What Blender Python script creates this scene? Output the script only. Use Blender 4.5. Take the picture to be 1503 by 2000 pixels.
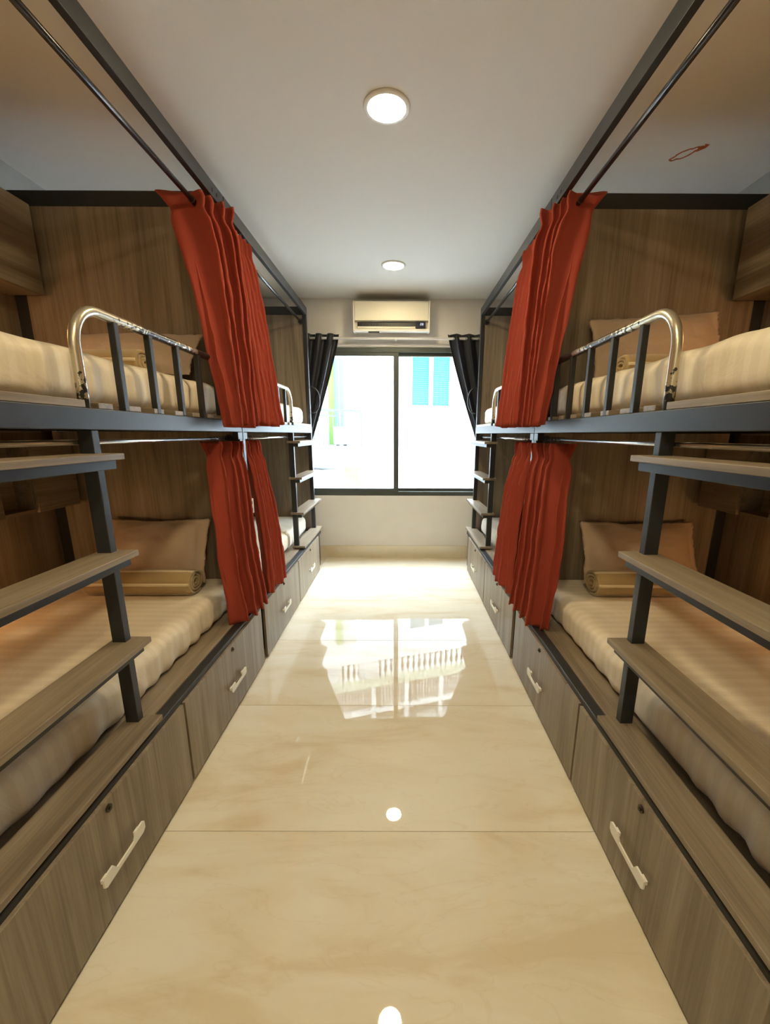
import bpy, bmesh, math, random
from mathutils import Vector, Matrix, noise

for o in list(bpy.data.objects):
    bpy.data.objects.remove(o, do_unlink=True)
scene = bpy.context.scene
COL = scene.collection

# ------------------------------------------------------------------ camera
FPX, PITCH, YAW, ROLL, CX, CY, EYE = 817.9, .2330, .0023, .0038, 783.3, 1042.0, 1.55
fw = Vector((math.sin(YAW) * math.cos(PITCH), math.cos(YAW) * math.cos(PITCH), -math.sin(PITCH)))
rt = Vector((math.cos(YAW), -math.sin(YAW), 0))
up = rt.cross(fw)
r2 = rt * math.cos(ROLL) + up * math.sin(ROLL)
u2 = -rt * math.sin(ROLL) + up * math.cos(ROLL)
cam_d = bpy.data.cameras.new('camera')
cam = bpy.data.objects.new('camera', cam_d)
COL.objects.link(cam)
cam.matrix_world = Matrix(((r2.x, u2.x, -fw.x, 0), (r2.y, u2.y, -fw.y, 0), (r2.z, u2.z, -fw.z, EYE), (0, 0, 0, 1)))
cam_d.sensor_fit = 'AUTO'
cam_d.sensor_width = 36
cam_d.lens = FPX / 2000 * 36
cam_d.shift_x = (751.5 - CX) / 2000
cam_d.shift_y = (CY - 1000) / 2000
cam_d.clip_start = .05
scene.camera = cam

# ------------------------------------------------------------------ light
SKY = 20.0
SUN = 4.0
LAMP = 118.0          # downlight emission
READ = 1.9           # reading lamp emission (W, point)
scene.view_settings.view_transform = 'Standard'
scene.view_settings.look = 'None'
scene.view_settings.gamma = 1
scene.view_settings.use_curve_mapping = False
scene.view_settings.exposure = 1.05

world = bpy.data.worlds.new('sky')
scene.world = world
world.use_nodes = True
bg = world.node_tree.nodes['Background']
bg.inputs[0].default_value = (.76, .87, 1.0, 1)
bg.inputs[1].default_value = SKY

sun_d = bpy.data.lights.new('sun', 'SUN')
sun_d.energy = SUN
sun_d.angle = math.radians(3)
sun_d.color = (1, .97, .92)
sun = bpy.data.objects.new('sun', sun_d)
COL.objects.link(sun)
# shines over our own roof onto the facade across the alley
sun.rotation_euler = Vector((.25, .62, -.72)).to_track_quat('-Z', 'Y').to_euler()
sun.location = (0, -4, 12)

# ------------------------------------------------------------------ dimensions
WX0, WX1 = -2.24, 2.125       # side walls
WY0, WY1 = -1.60, 5.209       # back and window wall
CEIL = 3.036
random.seed(7)

# ------------------------------------------------------------------ materials
def newmat(name):
    m = bpy.data.materials.new(name)
    m.use_nodes = True
    nt = m.node_tree
    b = nt.nodes['Principled BSDF']
    return m, nt, b

def N(nt, t, **kw):
    n = nt.nodes.new(t)
    for k, v in kw.items():
        setattr(n, k, v)
    return n

def plain(name, col, rough=.5, metal=0., spec=.5, bump=0., bscale=60, sheen=0., var=0.):
    m, nt, b = newmat(name)
    b.inputs['Base Color'].default_value = (*col, 1)
    b.inputs['Roughness'].default_value = rough
    b.inputs['Metallic'].default_value = metal
    b.inputs['Specular IOR Level'].default_value = spec
    if sheen:
        b.inputs['Sheen Weight'].default_value = sheen
        b.inputs['Sheen Roughness'].default_value = .4
    tc = N(nt, 'ShaderNodeTexCoord')
    if bump:
        n = N(nt, 'ShaderNodeTexNoise')
        n.inputs['Scale'].default_value = bscale
        n.inputs['Detail'].default_value = 4
        nt.links.new(tc.outputs['Object'], n.inputs['Vector'])
        bp = N(nt, 'ShaderNodeBump')
        bp.inputs['Strength'].default_value = bump
        bp.inputs['Distance'].default_value = .01
        nt.links.new(n.outputs['Fac'], bp.inputs['Height'])
        nt.links.new(bp.outputs['Normal'], b.inputs['Normal'])
    if var:
        n2 = N(nt, 'ShaderNodeTexNoise')
        n2.inputs['Scale'].default_value = 5
        n2.inputs['Detail'].default_value = 5
        nt.links.new(tc.outputs['Object'], n2.inputs['Vector'])
        r = N(nt, 'ShaderNodeValToRGB')
        r.color_ramp.elements[0].position = .3
        r.color_ramp.elements[1].position = .7
        r.color_ramp.elements[0].color = (*[c * (1 - var) for c in col], 1)
        r.color_ramp.elements[1].color = (*[min(1, c * (1 + var)) for c in col], 1)
        nt.links.new(n2.outputs['Fac'], r.inputs['Fac'])
        nt.links.new(r.outputs['Color'], b.inputs['Base Color'])
    return m

def wood(name, axis, dark, mid, light, rough=.42, bump=.08):
    m, nt, b = newmat(name)
    tc = N(nt, 'ShaderNodeTexCoord')
    oi = N(nt, 'ShaderNodeObjectInfo')
    mul = N(nt, 'ShaderNodeMath', operation='MULTIPLY')
    mul.inputs[1].default_value = 13.7
    nt.links.new(oi.outputs['Random'], mul.inputs[0])
    add = N(nt, 'ShaderNodeVectorMath', operation='ADD')
    nt.links.new(tc.outputs['Object'], add.inputs[0])
    nt.links.new(mul.outputs[0], add.inputs[1])
    mp = N(nt, 'ShaderNodeMapping')
    sc = [9.0, 9.0, 9.0]
    sc[axis] = .55
    mp.inputs['Scale'].default_value = sc
    nt.links.new(add.outputs[0], mp.inputs['Vector'])
    n1 = N(nt, 'ShaderNodeTexNoise')
    n1.inputs['Scale'].default_value = 1.1
    n1.inputs['Detail'].default_value = 7
    n1.inputs['Roughness'].default_value = .62
    n1.inputs['Distortion'].default_value = 1.1
    nt.links.new(mp.outputs[0], n1.inputs['Vector'])
    mp2 = N(nt, 'ShaderNodeMapping')
    sc = [110.0, 110.0, 110.0]
    sc[axis] = 2.2
    mp2.inputs['Scale'].default_value = sc
    nt.links.new(add.outputs[0], mp2.inputs['Vector'])
    n2 = N(nt, 'ShaderNodeTexNoise')
    n2.inputs['Scale'].default_value = 1
    n2.inputs['Detail'].default_value = 3
    nt.links.new(mp2.outputs[0], n2.inputs['Vector'])
    mix = N(nt, 'ShaderNodeMix', data_type='FLOAT')
    mix.inputs[0].default_value = .30
    nt.links.new(n1.outputs['Fac'], mix.inputs[2])
    nt.links.new(n2.outputs['Fac'], mix.inputs[3])
    r = N(nt, 'ShaderNodeValToRGB')
    e = r.color_ramp.elements
    e[0].position = .34
    e[0].color = (*dark, 1)
    e[1].position = .66
    e[1].color = (*light, 1)
    x = e.new(.5)
    x.color = (*mid, 1)
    nt.links.new(mix.outputs[0], r.inputs['Fac'])
    nt.links.new(r.outputs['Color'], b.inputs['Base Color'])
    b.inputs['Roughness'].default_value = rough
    bp = N(nt, 'ShaderNodeBump')
    bp.inputs['Strength'].default_value = bump
    bp.inputs['Distance'].default_value = .004
    nt.links.new(n2.outputs['Fac'], bp.inputs['Height'])
    nt.links.new(bp.outputs['Normal'], b.inputs['Normal'])
    return m

WD, WM, WL = (.140, .106, .070), (.238, .188, .130), (.325, .268, .195)
M = {}
M['wood_z'] = wood('oak_laminate_upright', 2, WD, WM, WL)
M['wood_y'] = wood('oak_laminate_long', 1, WD, WM, WL)
M['wood_x'] = wood('oak_laminate_cross', 0, WD, WM, WL)
M['steel'] = plain('black_painted_steel', (.018, .020, .022), rough=.42, spec=.55, bump=.03, bscale=180)
M['rod_black'] = plain('black_curtain_tube', (.014, .015, .018), rough=.25, spec=.6)
M['rod_silver'] = plain('chrome_curtain_tube', (.62, .62, .62), rough=.25, metal=1)
M['handle'] = plain('white_enamel_handle', (.80, .78, .70), rough=.35)
M['lock'] = plain('bronze_lock', (.05, .042, .03), rough=.35, metal=.7)
M['paint_ceiling'] = plain('ceiling_paint', (.72, .70, .66), rough=.9, bump=.05, bscale=240)
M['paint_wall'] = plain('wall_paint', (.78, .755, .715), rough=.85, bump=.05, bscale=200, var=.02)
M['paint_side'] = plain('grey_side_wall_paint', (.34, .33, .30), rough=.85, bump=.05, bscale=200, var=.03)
M['plastic_white'] = plain('white_plastic', (.80, .78, .72), rough=.4)
M['plastic_cream'] = plain('aged_white_plastic', (.74, .70, .58), rough=.42)
M['dark_slot'] = plain('dark_plastic', (.015, .017, .018), rough=.5)
M['display'] = plain('display_glass', (.02, .02, .035), rough=.15)
M['window_frame'] = plain('grey_green_aluminium', (.070, .085, .078), rough=.45, metal=.2)
M['rod_white'] = plain('white_rod_paint', (.78, .76, .74), rough=.35)
M['charcoal'] = plain('charcoal_satin', (.010, .012, .019), rough=.45, spec=.5, sheen=.1)
M['lining'] = plain('grey_lining', (.55, .53, .58), rough=.8)
M['stain'] = plain('rust_stain', (.42, .10, .02), rough=.9)
M['shade_block'] = plain('shade_block_grey', (.15, .15, .145), rough=.95)  # finish of the added shading block, dark to limit bounce into the alley
M['facade'] = plain('white_facade', (.42, .435, .435), rough=.9, bump=.2, bscale=20, var=.03)
M['facade_pale'] = plain('pale_facade', (.28, .29, .295), rough=.9, var=.03)
M['green_wall'] = plain('green_paint', (.10, .20, .035), rough=.8, var=.12)
M['blue_shutter'] = plain('blue_shutter_paint', (.022, .12, .20), rough=.6)
M['blue_door'] = plain('pale_blue_door', (.10, .16, .25), rough=.5)
M['trim_white'] = plain('white_trim', (.58, .60, .60), rough=.6)
M['rail_grey'] = plain('grey_railing', (.05, .05, .055), rough=.5)
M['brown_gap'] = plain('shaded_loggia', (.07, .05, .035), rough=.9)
M['handrail'] = plain('greenish_coping', (.36, .39, .30), rough=.8)
M['lattice'] = plain('lattice_paint', (.34, .31, .30), rough=.7)
M['yellow_wall'] = plain('pale_yellow_paint', (.28, .27, .16), rough=.85)
M['asphalt'] = plain('alley_concrete', (.22, .22, .215), rough=.9, bump=.2)
M['lamp_body'] = plain('black_lamp', (.03, .03, .03), rough=.4)

def emit(name, col, strength):
    m, nt, b = newmat(name)
    b.inputs['Base Color'].default_value = (0, 0, 0, 1)
    b.inputs['Emission Color'].default_value = (*col, 1)
    b.inputs['Emission Strength'].default_value = strength
    return m
M['lamp_on'] = emit('lit_downlight', (1, .81, .48), LAMP)
M['read_on'] = emit('lit_reading_bulb', (1, .50, .18), 30.0)
M['digits'] = emit('display_digits', (.75, .8, 1), .8)

def glass():
    m = bpy.data.materials.new('window_glass')
    m.use_nodes = True
    nt = m.node_tree
    nt.nodes.clear()
    out = N(nt, 'ShaderNodeOutputMaterial')
    mix = N(nt, 'ShaderNodeMixShader')
    tr = N(nt, 'ShaderNodeBsdfTransparent')
    tr.inputs[0].default_value = (.97, .985, .98, 1)
    gl = N(nt, 'ShaderNodeBsdfGlossy')
    gl.inputs['Roughness'].default_value = .01
    lw = N(nt, 'ShaderNodeLayerWeight')
    pw = N(nt, 'ShaderNodeMath', operation='POWER')
    pw.inputs[1].default_value = 5
    nt.links.new(lw.outputs['Facing'], pw.inputs[0])
    ma = N(nt, 'ShaderNodeMath', operation='MULTIPLY_ADD')
    ma.inputs[1].default_value = .85
    ma.inputs[2].default_value = .035
    nt.links.new(pw.outputs[0], ma.inputs[0])
    nt.links.new(ma.outputs[0], mix.inputs[0])
    nt.links.new(tr.outputs[0], mix.inputs[1])
    nt.links.new(gl.outputs[0], mix.inputs[2])
    nt.links.new(mix.outputs[0], out.inputs[0])
    return m
M['glass'] = glass()

def marble(name, rough):
    m, nt, b = newmat(name)
    tc = N(nt, 'ShaderNodeTexCoord')
    oi = N(nt, 'ShaderNodeObjectInfo')
    mul = N(nt, 'ShaderNodeMath', operation='MULTIPLY')
    mul.inputs[1].default_value = 31.
    nt.links.new(oi.outputs['Random'], mul.inputs[0])
    add = N(nt, 'ShaderNodeVectorMath', operation='ADD')
    nt.links.new(tc.outputs['Object'], add.inputs[0])
    nt.links.new(mul.outputs[0], add.inputs[1])
    mp = N(nt, 'ShaderNodeMapping')
    mp.inputs['Rotation'].default_value = (0, 0, math.radians(38))
    mp.inputs['Scale'].default_value = (.9, 3.2, 1)
    nt.links.new(add.outputs[0], mp.inputs['Vector'])
    n1 = N(nt, 'ShaderNodeTexNoise')
    n1.inputs['Scale'].default_value = 1.6
    n1.inputs['Detail'].default_value = 6
    n1.inputs['Roughness'].default_value = .55
    n1.inputs['Distortion'].default_value = .8
    nt.links.new(mp.outputs[0], n1.inputs['Vector'])
    r = N(nt, 'ShaderNodeValToRGB')
    e = r.color_ramp.elements
    e[0].position = .36
    e[0].color = (.70, .605, .43, 1)
    e[1].position = .62
    e[1].color = (.79, .735, .60, 1)
    x = e.new(.46)
    x.color = (.755, .68, .52, 1)
    nt.links.new(n1.outputs['Fac'], r.inputs['Fac'])
    # thin pale and ochre veins
    mp2 = N(nt, 'ShaderNodeMapping')
    mp2.inputs['Rotation'].default_value = (0, 0, math.radians(52))
    mp2.inputs['Scale'].default_value = (.7, 2.6, 1)
    nt.links.new(add.outputs[0], mp2.inputs['Vector'])
    n2 = N(nt, 'ShaderNodeTexNoise')
    n2.inputs['Scale'].default_value = 2.3
    n2.inputs['Detail'].default_value = 5
    n2.inputs['Distortion'].default_value = 1.6
    nt.links.new(mp2.outputs[0], n2.inputs['Vector'])
    v = N(nt, 'ShaderNodeValToRGB')
    ve = v.color_ramp.elements
    ve[0].position = .485
    ve[0].color = (0, 0, 0, 1)
    ve[1].position = .5
    ve[1].color = (1, 1, 1, 1)
    y = ve.new(.515)
    y.color = (0, 0, 0, 1)
    nt.links.new(n2.outputs['Fac'], v.inputs['Fac'])
    sc = N(nt, 'ShaderNodeMath', operation='MULTIPLY')
    sc.inputs[1].default_value = .13
    nt.links.new(v.outputs['Color'], sc.inputs[0])
    mx = N(nt, 'ShaderNodeMix', data_type='RGBA')
    nt.links.new(sc.outputs[0], mx.inputs[0])
    nt.links.new(r.outputs['Color'], mx.inputs[6])
    mx.inputs[7].default_value = (.56, .40, .19, 1)
    nt.links.new(mx.outputs[2], b.inputs['Base Color'])
    b.inputs['Roughness'].default_value = rough
    b.inputs['IOR'].default_value = 1.62
    return m
M['marble'] = marble('polished_marble_tile', .016)
M['marble_skirt'] = marble('marble_skirting', .12)
M['grout'] = plain('grout', (.42, .38, .30), rough=.9)

def fabric(name, col, col2=None, period=.05, duty=.5, axis=1, rough=.75, sheen=.3, bump=.15, bscale=420, wr=.5, soft=.08):
    """woven cloth; optional woven stripes across one axis"""
    m, nt, b = newmat(name)
    tc = N(nt, 'ShaderNodeTexCoord')
    b.inputs['Base Color'].default_value = (*col, 1)
    if col2:
        sep = N(nt, 'ShaderNodeSeparateXYZ')
        nt.links.new(tc.outputs['Object'], sep.inputs[0])
        d = N(nt, 'ShaderNodeMath', operation='DIVIDE')
        d.inputs[1].default_value = period
        nt.links.new(sep.outputs[axis], d.inputs[0])
        fr = N(nt, 'ShaderNodeMath', operation='FRACT')
        nt.links.new(d.outputs[0], fr.inputs[0])
        r = N(nt, 'ShaderNodeValToRGB')
        e = r.color_ramp.elements
        e[0].position = 0
        e[0].color = (*col, 1)
        e[1].position = max(0, duty - soft)
        e[1].color = (*col, 1)
        a = e.new(duty)
        a.color = (*col2, 1)
        c = e.new(1 - soft)
        c.color = (*col2, 1)
        nt.links.new(fr.outputs[0], r.inputs['Fac'])
        nt.links.new(r.outputs['Color'], b.inputs['Base Color'])
    b.inputs['Roughness'].default_value = rough
    b.inputs['Sheen Weight'].default_value = sheen
    b.inputs['Specular IOR Level'].default_value = .25
    n = N(nt, 'ShaderNodeTexNoise')
    n.inputs['Scale'].default_value = bscale
    n.inputs['Detail'].default_value = 2
    nt.links.new(tc.outputs['Object'], n.inputs['Vector'])
    n2 = N(nt, 'ShaderNodeTexNoise')
    n2.inputs['Scale'].default_value = 9
    n2.inputs['Detail'].default_value = 3
    n2.inputs['Distortion'].default_value = 1.2
    nt.links.new(tc.outputs['Object'], n2.inputs['Vector'])
    bp = N(nt, 'ShaderNodeBump')
    bp.inputs['Strength'].default_value = bump
    bp.inputs['Distance'].default_value = .002
    nt.links.new(n.outputs['Fac'], bp.inputs['Height'])
    bp2 = N(nt, 'ShaderNodeBump')
    bp2.inputs['Strength'].default_value = wr
    bp2.inputs['Distance'].default_value = .012
    nt.links.new(n2.outputs['Fac'], bp2.inputs['Height'])
    nt.links.new(bp.outputs['Normal'], bp2.inputs['Normal'])
    nt.links.new(bp2.outputs['Normal'], b.inputs['Normal'])
    return m
M['red'] = fabric('red_velvet', (.32, .047, .027), rough=.8, sheen=.28, wr=.15, bump=.25, bscale=300)
M['red'].node_tree.nodes['Principled BSDF'].inputs['Sheen Tint'].default_value = (1, .35, .2, 1)
M['red_hem'] = fabric('red_velvet_hem', (.36, .036, .016), rough=.7, sheen=.5, wr=.1)
M['sheet'] = fabric('cream_satin_stripe_sheet', (.80, .715, .56), (.755, .665, .51), period=.055, duty=.5, axis=1, rough=.5, sheen=.2, wr=.35, bump=.05)
M['pillowcase'] = fabric('beige_pillowcase', (.55, .42, .30), rough=.6, wr=.6, bump=.08)
M['blanket'] = fabric('golden_blanket', (.40, .285, .13), rough=.85, sheen=.4, wr=.35, bump=.5, bscale=260)
M['blanket_stripe'] = fabric('pale_blanket_stripe', (.72, .60, .40), rough=.85, sheen=.4, wr=.2, bump=.4, bscale=260)

def worn_tube():
    """guard rail: black enamel rubbed to bare metal round the bend and along the grip"""
    m, nt, b = newmat('worn_guard_rail')
    tc = N(nt, 'ShaderNodeTexCoord')
    at = N(nt, 'ShaderNodeAttribute')
    at.attribute_name = 'wear'
    n = N(nt, 'ShaderNodeTexNoise')
    n.inputs['Scale'].default_value = 55
    n.inputs['Detail'].default_value = 5
    nt.links.new(tc.outputs['Object'], n.inputs['Vector'])
    a = N(nt, 'ShaderNodeMath', operation='ADD')
    nt.links.new(at.outputs['Fac'], a.inputs[0])
    nt.links.new(n.outputs['Fac'], a.inputs[1])
    r = N(nt, 'ShaderNodeValToRGB')
    r.color_ramp.elements[0].position = .97
    r.color_ramp.elements[0].color = (0, 0, 0, 1)
    r.color_ramp.elements[1].position = 1.0
    r.color_ramp.elements[1].color = (1, 1, 1, 1)
    nt.links.new(a.outputs[0], r.inputs['Fac'])
    mx = N(nt, 'ShaderNodeMix', data_type='RGBA')
    nt.links.new(r.outputs['Color'], mx.inputs[0])
    mx.inputs[6].default_value = (.016, .017, .018, 1)
    mx.inputs[7].default_value = (.60, .545, .43, 1)
    nt.links.new(mx.outputs[2], b.inputs['Base Color'])
    mm = N(nt, 'ShaderNodeMath', operation='MULTIPLY')
    mm.inputs[1].default_value = .85
    nt.links.new(r.outputs['Color'], mm.inputs[0])
    nt.links.new(mm.outputs[0], b.inputs['Metallic'])
    b.inputs['Roughness'].default_value = .3
    return m
M['worn'] = worn_tube()

# ------------------------------------------------------------------ mesh helpers
def link(name, me, mat, parent=None, smooth=False):
    o = bpy.data.objects.new(name, me)
    COL.objects.link(o)
    if mat is not None and not me.materials:
        me.materials.append(mat)
    if smooth:
        for p in me.polygons:
            p.use_smooth = True
    if parent is not None:
        o.parent = parent
    return o

def root_loc(o):
    while o.parent:
        o = o.parent
    return o.location.copy()

def obj(name, bm, mat, parent=None, smooth=False, origin=None):
    """bm in world coordinates -> one mesh object (under parent: shares the root's origin)"""
    bmesh.ops.recalc_face_normals(bm, faces=bm.faces)
    org = root_loc(parent) if parent is not None else (Vector(origin) if origin is not None else None)
    if org is None:
        xs = [v.co for v in bm.verts]
        lo = Vector([min(c[i] for c in xs) for i in range(3)])
        hi = Vector([max(c[i] for c in xs) for i in range(3)])
        org = Vector(((lo.x + hi.x) / 2, (lo.y + hi.y) / 2, lo.z))
    bmesh.ops.translate(bm, verts=bm.verts, vec=-org)
    me = bpy.data.meshes.new(name)
    bm.to_mesh(me)
    bm.free()
    o = link(name, me, mat, parent, smooth)
    if parent is None:
        o.location = org
    return o

def empty(name, loc, label, cat, group=None):
    o = bpy.data.objects.new(name, None)
    COL.objects.link(o)
    o.location = loc
    o.empty_display_size = .1
    tag(o, label, cat, group)
    return o

def tag(o, label, cat, group=None):
    o['label'] = label
    o['category'] = cat
    if group:
        o['group'] = group
    return o

def struct(o, label=None):
    o['kind'] = 'structure'
    if label:
        o['label'] = label
    return o

def box(bm, x0, x1, y0, y1, z0, z1, bev=0.):
    x0, x1 = min(x0, x1), max(x0, x1)
    y0, y1 = min(y0, y1), max(y0, y1)
    z0, z1 = min(z0, z1), max(z0, z1)
    r = bmesh.ops.create_cube(bm, size=1)
    vs = r['verts']
    for v in vs:
        v.co = Vector(((x0 + x1) / 2 + v.co.x * (x1 - x0), (y0 + y1) / 2 + v.co.y * (y1 - y0), (z0 + z1) / 2 + v.co.z * (z1 - z0)))
    if bev:
        es = list({e for v in vs for e in v.link_edges})
        bmesh.ops.bevel(bm, geom=es, offset=bev, segments=2, affect='EDGES', profile=.5)
    return bm

def boxbm(*a, bev=0.):
    return box(bmesh.new(), *a, bev=bev)

def tube(bm, pts, r, seg=12, cap=True):
    """sweep a circle along points"""
    pts = [Vector(p) for p in pts]
    rings = []
    n = len(pts)
    prev = None
    for i, p in enumerate(pts):
        t = (pts[min(i + 1, n - 1)] - pts[max(i - 1, 0)]).normalized()
        if prev is None:
            a = Vector((0, 0, 1)) if abs(t.z) < .9 else Vector((1, 0, 0))
            u = t.cross(a).normalized()
        else:
            u = (prev - t * prev.dot(t)).normalized()
        prev = u
        w = t.cross(u)
        rr = r[i] if isinstance(r, (list, tuple)) else r
        rings.append([bm.verts.new(p + (u * math.cos(k * 2 * math.pi / seg) + w * math.sin(k * 2 * math.pi / seg)) * rr) for k in range(seg)])
    for i in range(n - 1):
        for k in range(seg):
            bm.faces.new((rings[i][k], rings[i][(k + 1) % seg], rings[i + 1][(k + 1) % seg], rings[i + 1][k]))
    if cap:
        bm.faces.new(rings[0][::-1])
        bm.faces.new(rings[-1])
    return bm

def tubebm(pts, r, seg=12):
    return tube(bmesh.new(), pts, r, seg)

def disc(bm, c, ax, r, h, seg=24):
    c = Vector(c)
    a = Vector(ax).normalized()
    return tube(bm, [c, c + a * h], r, seg)

def lathe(bm, prof, c, seg=32):
    """prof: (r, z) list about vertical axis at c"""
    rings = []
    for r, z in prof:
        rings.append([bm.verts.new((c[0] + r * math.cos(k * 2 * math.pi / seg), c[1] + r * math.sin(k * 2 * math.pi / seg), c[2] + z)) for k in range(seg)])
    for i in range(len(prof) - 1):
        for k in range(seg):
            bm.faces.new((rings[i][k], rings[i][(k + 1) % seg], rings[i + 1][(k + 1) % seg], rings[i + 1][k]))
    return rings

def prism(bm, poly, f):
    """poly: 2D outline; f(u, v, side) -> 3D point, side 0/1"""
    a = [bm.verts.new(f(u, v, 0)) for u, v in poly]
    b = [bm.verts.new(f(u, v, 1)) for u, v in poly]
    n = len(poly)
    bm.faces.new(a)
    bm.faces.new(b[::-1])
    for i in range(n):
        bm.faces.new((a[i], a[(i + 1) % n], b[(i + 1) % n], b[i]))
    return bm

def fbm(x, y, z, s=1., o=3):
    return noise.fractal(Vector((x * s, y * s, z * s)), .8, 2.1, o)

# ------------------------------------------------------------------ room shell
T = .14
floor = struct(obj('floor', boxbm(WX0 - T, WX1 + T, WY0 - T, WY1 + .3, -.12, -.012), M['grout'], origin=(0, 0, 0)))
tile_x = [WX0, -.952, .848, WX1]
rows = []
yj = 1.358 - .8 * 4
while yj < WY1:
    rows.append((max(yj, WY0), min(yj + .8, WY1)))
    yj += .8
tile_meshes = {}
for (y0, y1) in rows:
    if y1 - y0 < .03:
        continue
    for i in range(3):
        x0, x1 = tile_x[i], tile_x[i + 1]
        key = (i, round(y1 - y0, 3))
        if key not in tile_meshes:
            g = .0012
            b_ = boxbm(-(x1 - x0) / 2 + g, (x1 - x0) / 2 - g, -(y1 - y0) / 2 + g, (y1 - y0) / 2 - g, -.012, 0, bev=.0008)
            bmesh.ops.recalc_face_normals(b_, faces=b_.faces)
            me = bpy.data.meshes.new('floor_tile')
            b_.to_mesh(me)
            b_.free()
            me.materials.append(M['marble'])
            tile_meshes[key] = me
        t = link('floor_tile', tile_meshes[key], None, floor)
        t.location = ((x0 + x1) / 2, (y0 + y1) / 2, 0)

ceiling = struct(obj('ceiling', boxbm(WX0 - T, WX1 + T, WY0 - T, WY1 + .3, CEIL, CEIL + .15), M['paint_ceiling']))
# unseen block added above the room to shade the facade across the alley
up_ = struct(obj('upper_shade_block', boxbm(-26, 26, WY0 - T, WY1 + .15, CEIL + .151, 22.0), M['shade_block']))
up_['label'] = 'unseen block added above this room to shade the alley'
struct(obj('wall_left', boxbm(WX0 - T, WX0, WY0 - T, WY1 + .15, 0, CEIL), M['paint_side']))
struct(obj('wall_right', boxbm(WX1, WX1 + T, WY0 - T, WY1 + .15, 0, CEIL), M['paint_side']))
struct(obj('wall_back', boxbm(WX0, WX1, WY0 - T, WY0, 0, CEIL), M['paint_wall']))
# window wall with its opening
OX0, OX1, OZ0, OZ1 = -1.20, 1.09, .80, 2.525
bm = bmesh.new()
box(bm, WX0, OX0, WY1, WY1 + .15, 0, CEIL)
box(bm, OX1, WX1, WY1, WY1 + .15, 0, CEIL)
box(bm, OX0, OX1, WY1, WY1 + .15, 0, OZ0)
box(bm, OX0, OX1, WY1, WY1 + .15, OZ1, CEIL)
struct(obj('wall_far', bm, M['paint_wall']))
bm = boxbm(WX0, WX1, WY1 - .012, WY1, 0, .155, bev=.002)
struct(obj('baseboard_far', bm, M['marble_skirt']))

# the rust outline on the ceiling: a thin dried ribbon
def stain():
    px = [(335, 445), (365, 415), (420, 395), (470, 365), (500, 320), (560, 285), (620, 255), (720, 240), (800, 225), (850, 250), (930, 235), (985, 230), (1010, 275),
          (1070, 280), (1120, 265), (1140, 235), (1190, 270), (1140, 320), (1060, 350), (980, 375), (930, 375), (880, 420), (820, 465), (760, 495), (680, 520), (620, 535), (560, 525), (510, 500), (440, 525), (385, 520), (350, 475)]
    pts = []
    for x, y in px:
        u = (x - 335) / 855
        v = (y - 225) / 310
        # ceiling patch spanned by the mark
        pts.append(Vector((1.478 + .140 * u + .030 * (v - .5), 2.722 - .085 * u + .062 * (v - .5), 0)))
    b_ = bmesh.new()
    n = len(pts)
    inner, outer = [], []
    c = sum(pts, Vector()) / n
    for i, p in enumerate(pts):
        t = (pts[(i + 1) % n] - pts[i - 1]).normalized()
        nn = Vector((t.y, -t.x, 0))
        if nn.dot(p - c) < 0:
            nn = -nn
        w = .0042 + .0022 * random.random()
        if 12 <= i <= 19:
            w *= 2.0
        outer.append(p + nn * w)
        inner.append(p - nn * w)
    z0, z1 = CEIL - .0012, CEIL + .001
    for i in range(n):
        j = (i + 1) % n
        q = [outer[i], outer[j], inner[j], inner[i]]
        lo = [b_.verts.new((p.x, p.y, z0)) for p in q]
        hi = [b_.verts.new((p.x, p.y, z1)) for p in q]
        b_.faces.new(lo)
        for k in range(4):
            b_.faces.new((lo[k], lo[(k + 1) % 4], hi[(k + 1) % 4], hi[k]))
    o = obj('rust_stain', b_, M['stain'], ceiling)
    o['label'] = 'ragged orange rust outline'
stain()

# ------------------------------------------------------------------ window
def window():
    w = bpy.data.objects.new('window_1', None)
    COL.objects.link(w)
    w.location = ((OX0 + OX1) / 2, WY1 + .08, OZ0)
    struct(w, 'sliding window with two panes in a grey-green aluminium frame')
    fy0, fy1 = WY1 + .005, WY1 + .10
    mx = -.056
    f = .052
    bm = bmesh.new()
    box(bm, OX0, OX1, fy0, fy1, OZ1 - f, OZ1, bev=.003)
    box(bm, OX0, OX1, fy0, fy1, OZ0, OZ0 + f, bev=.003)
    box(bm, OX0, OX0 + f, fy0, fy1, OZ0 + f, OZ1 - f, bev=.003)
    box(bm, OX1 - f, OX1, fy0, fy1, OZ0 + f, OZ1 - f, bev=.003)
    obj('window_frame', bm, M['window_frame'], w)
    for k, (x0, x1, y0) in enumerate(((OX0 + f, mx + .031, WY1 + .012), (mx - .031, OX1 - f, WY1 + .052))):
        bm = bmesh.new()
        s = .062 if k == 0 else .062
        z0, z1 = OZ0 + f - .008, OZ1 - f + .008
        y1 = y0 + .036
        st, sb = .045, .044
        box(bm, x0, x1, y0, y1, z1 - st, z1, bev=.003)
        box(bm, x0, x1, y0, y1, z0, z0 + sb, bev=.003)
        box(bm, x0, x0 + s, y0, y1, z0 + sb, z1 - st, bev=.003)
        box(bm, x1 - s, x1, y0, y1, z0 + sb, z1 - st, bev=.003)
        sa = obj('sash', bm, M['window_frame'], w)
        obj('pane', boxbm(x0 + s - .006, x1 - s + .006, y0 + .016, y0 + .020, z0 + sb - .006, z1 - st + .006), M['glass'], sa)
window()

# ------------------------------------------------------------------ bunk beds
MID = 2.72                     # where the two beds of a row meet

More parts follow.
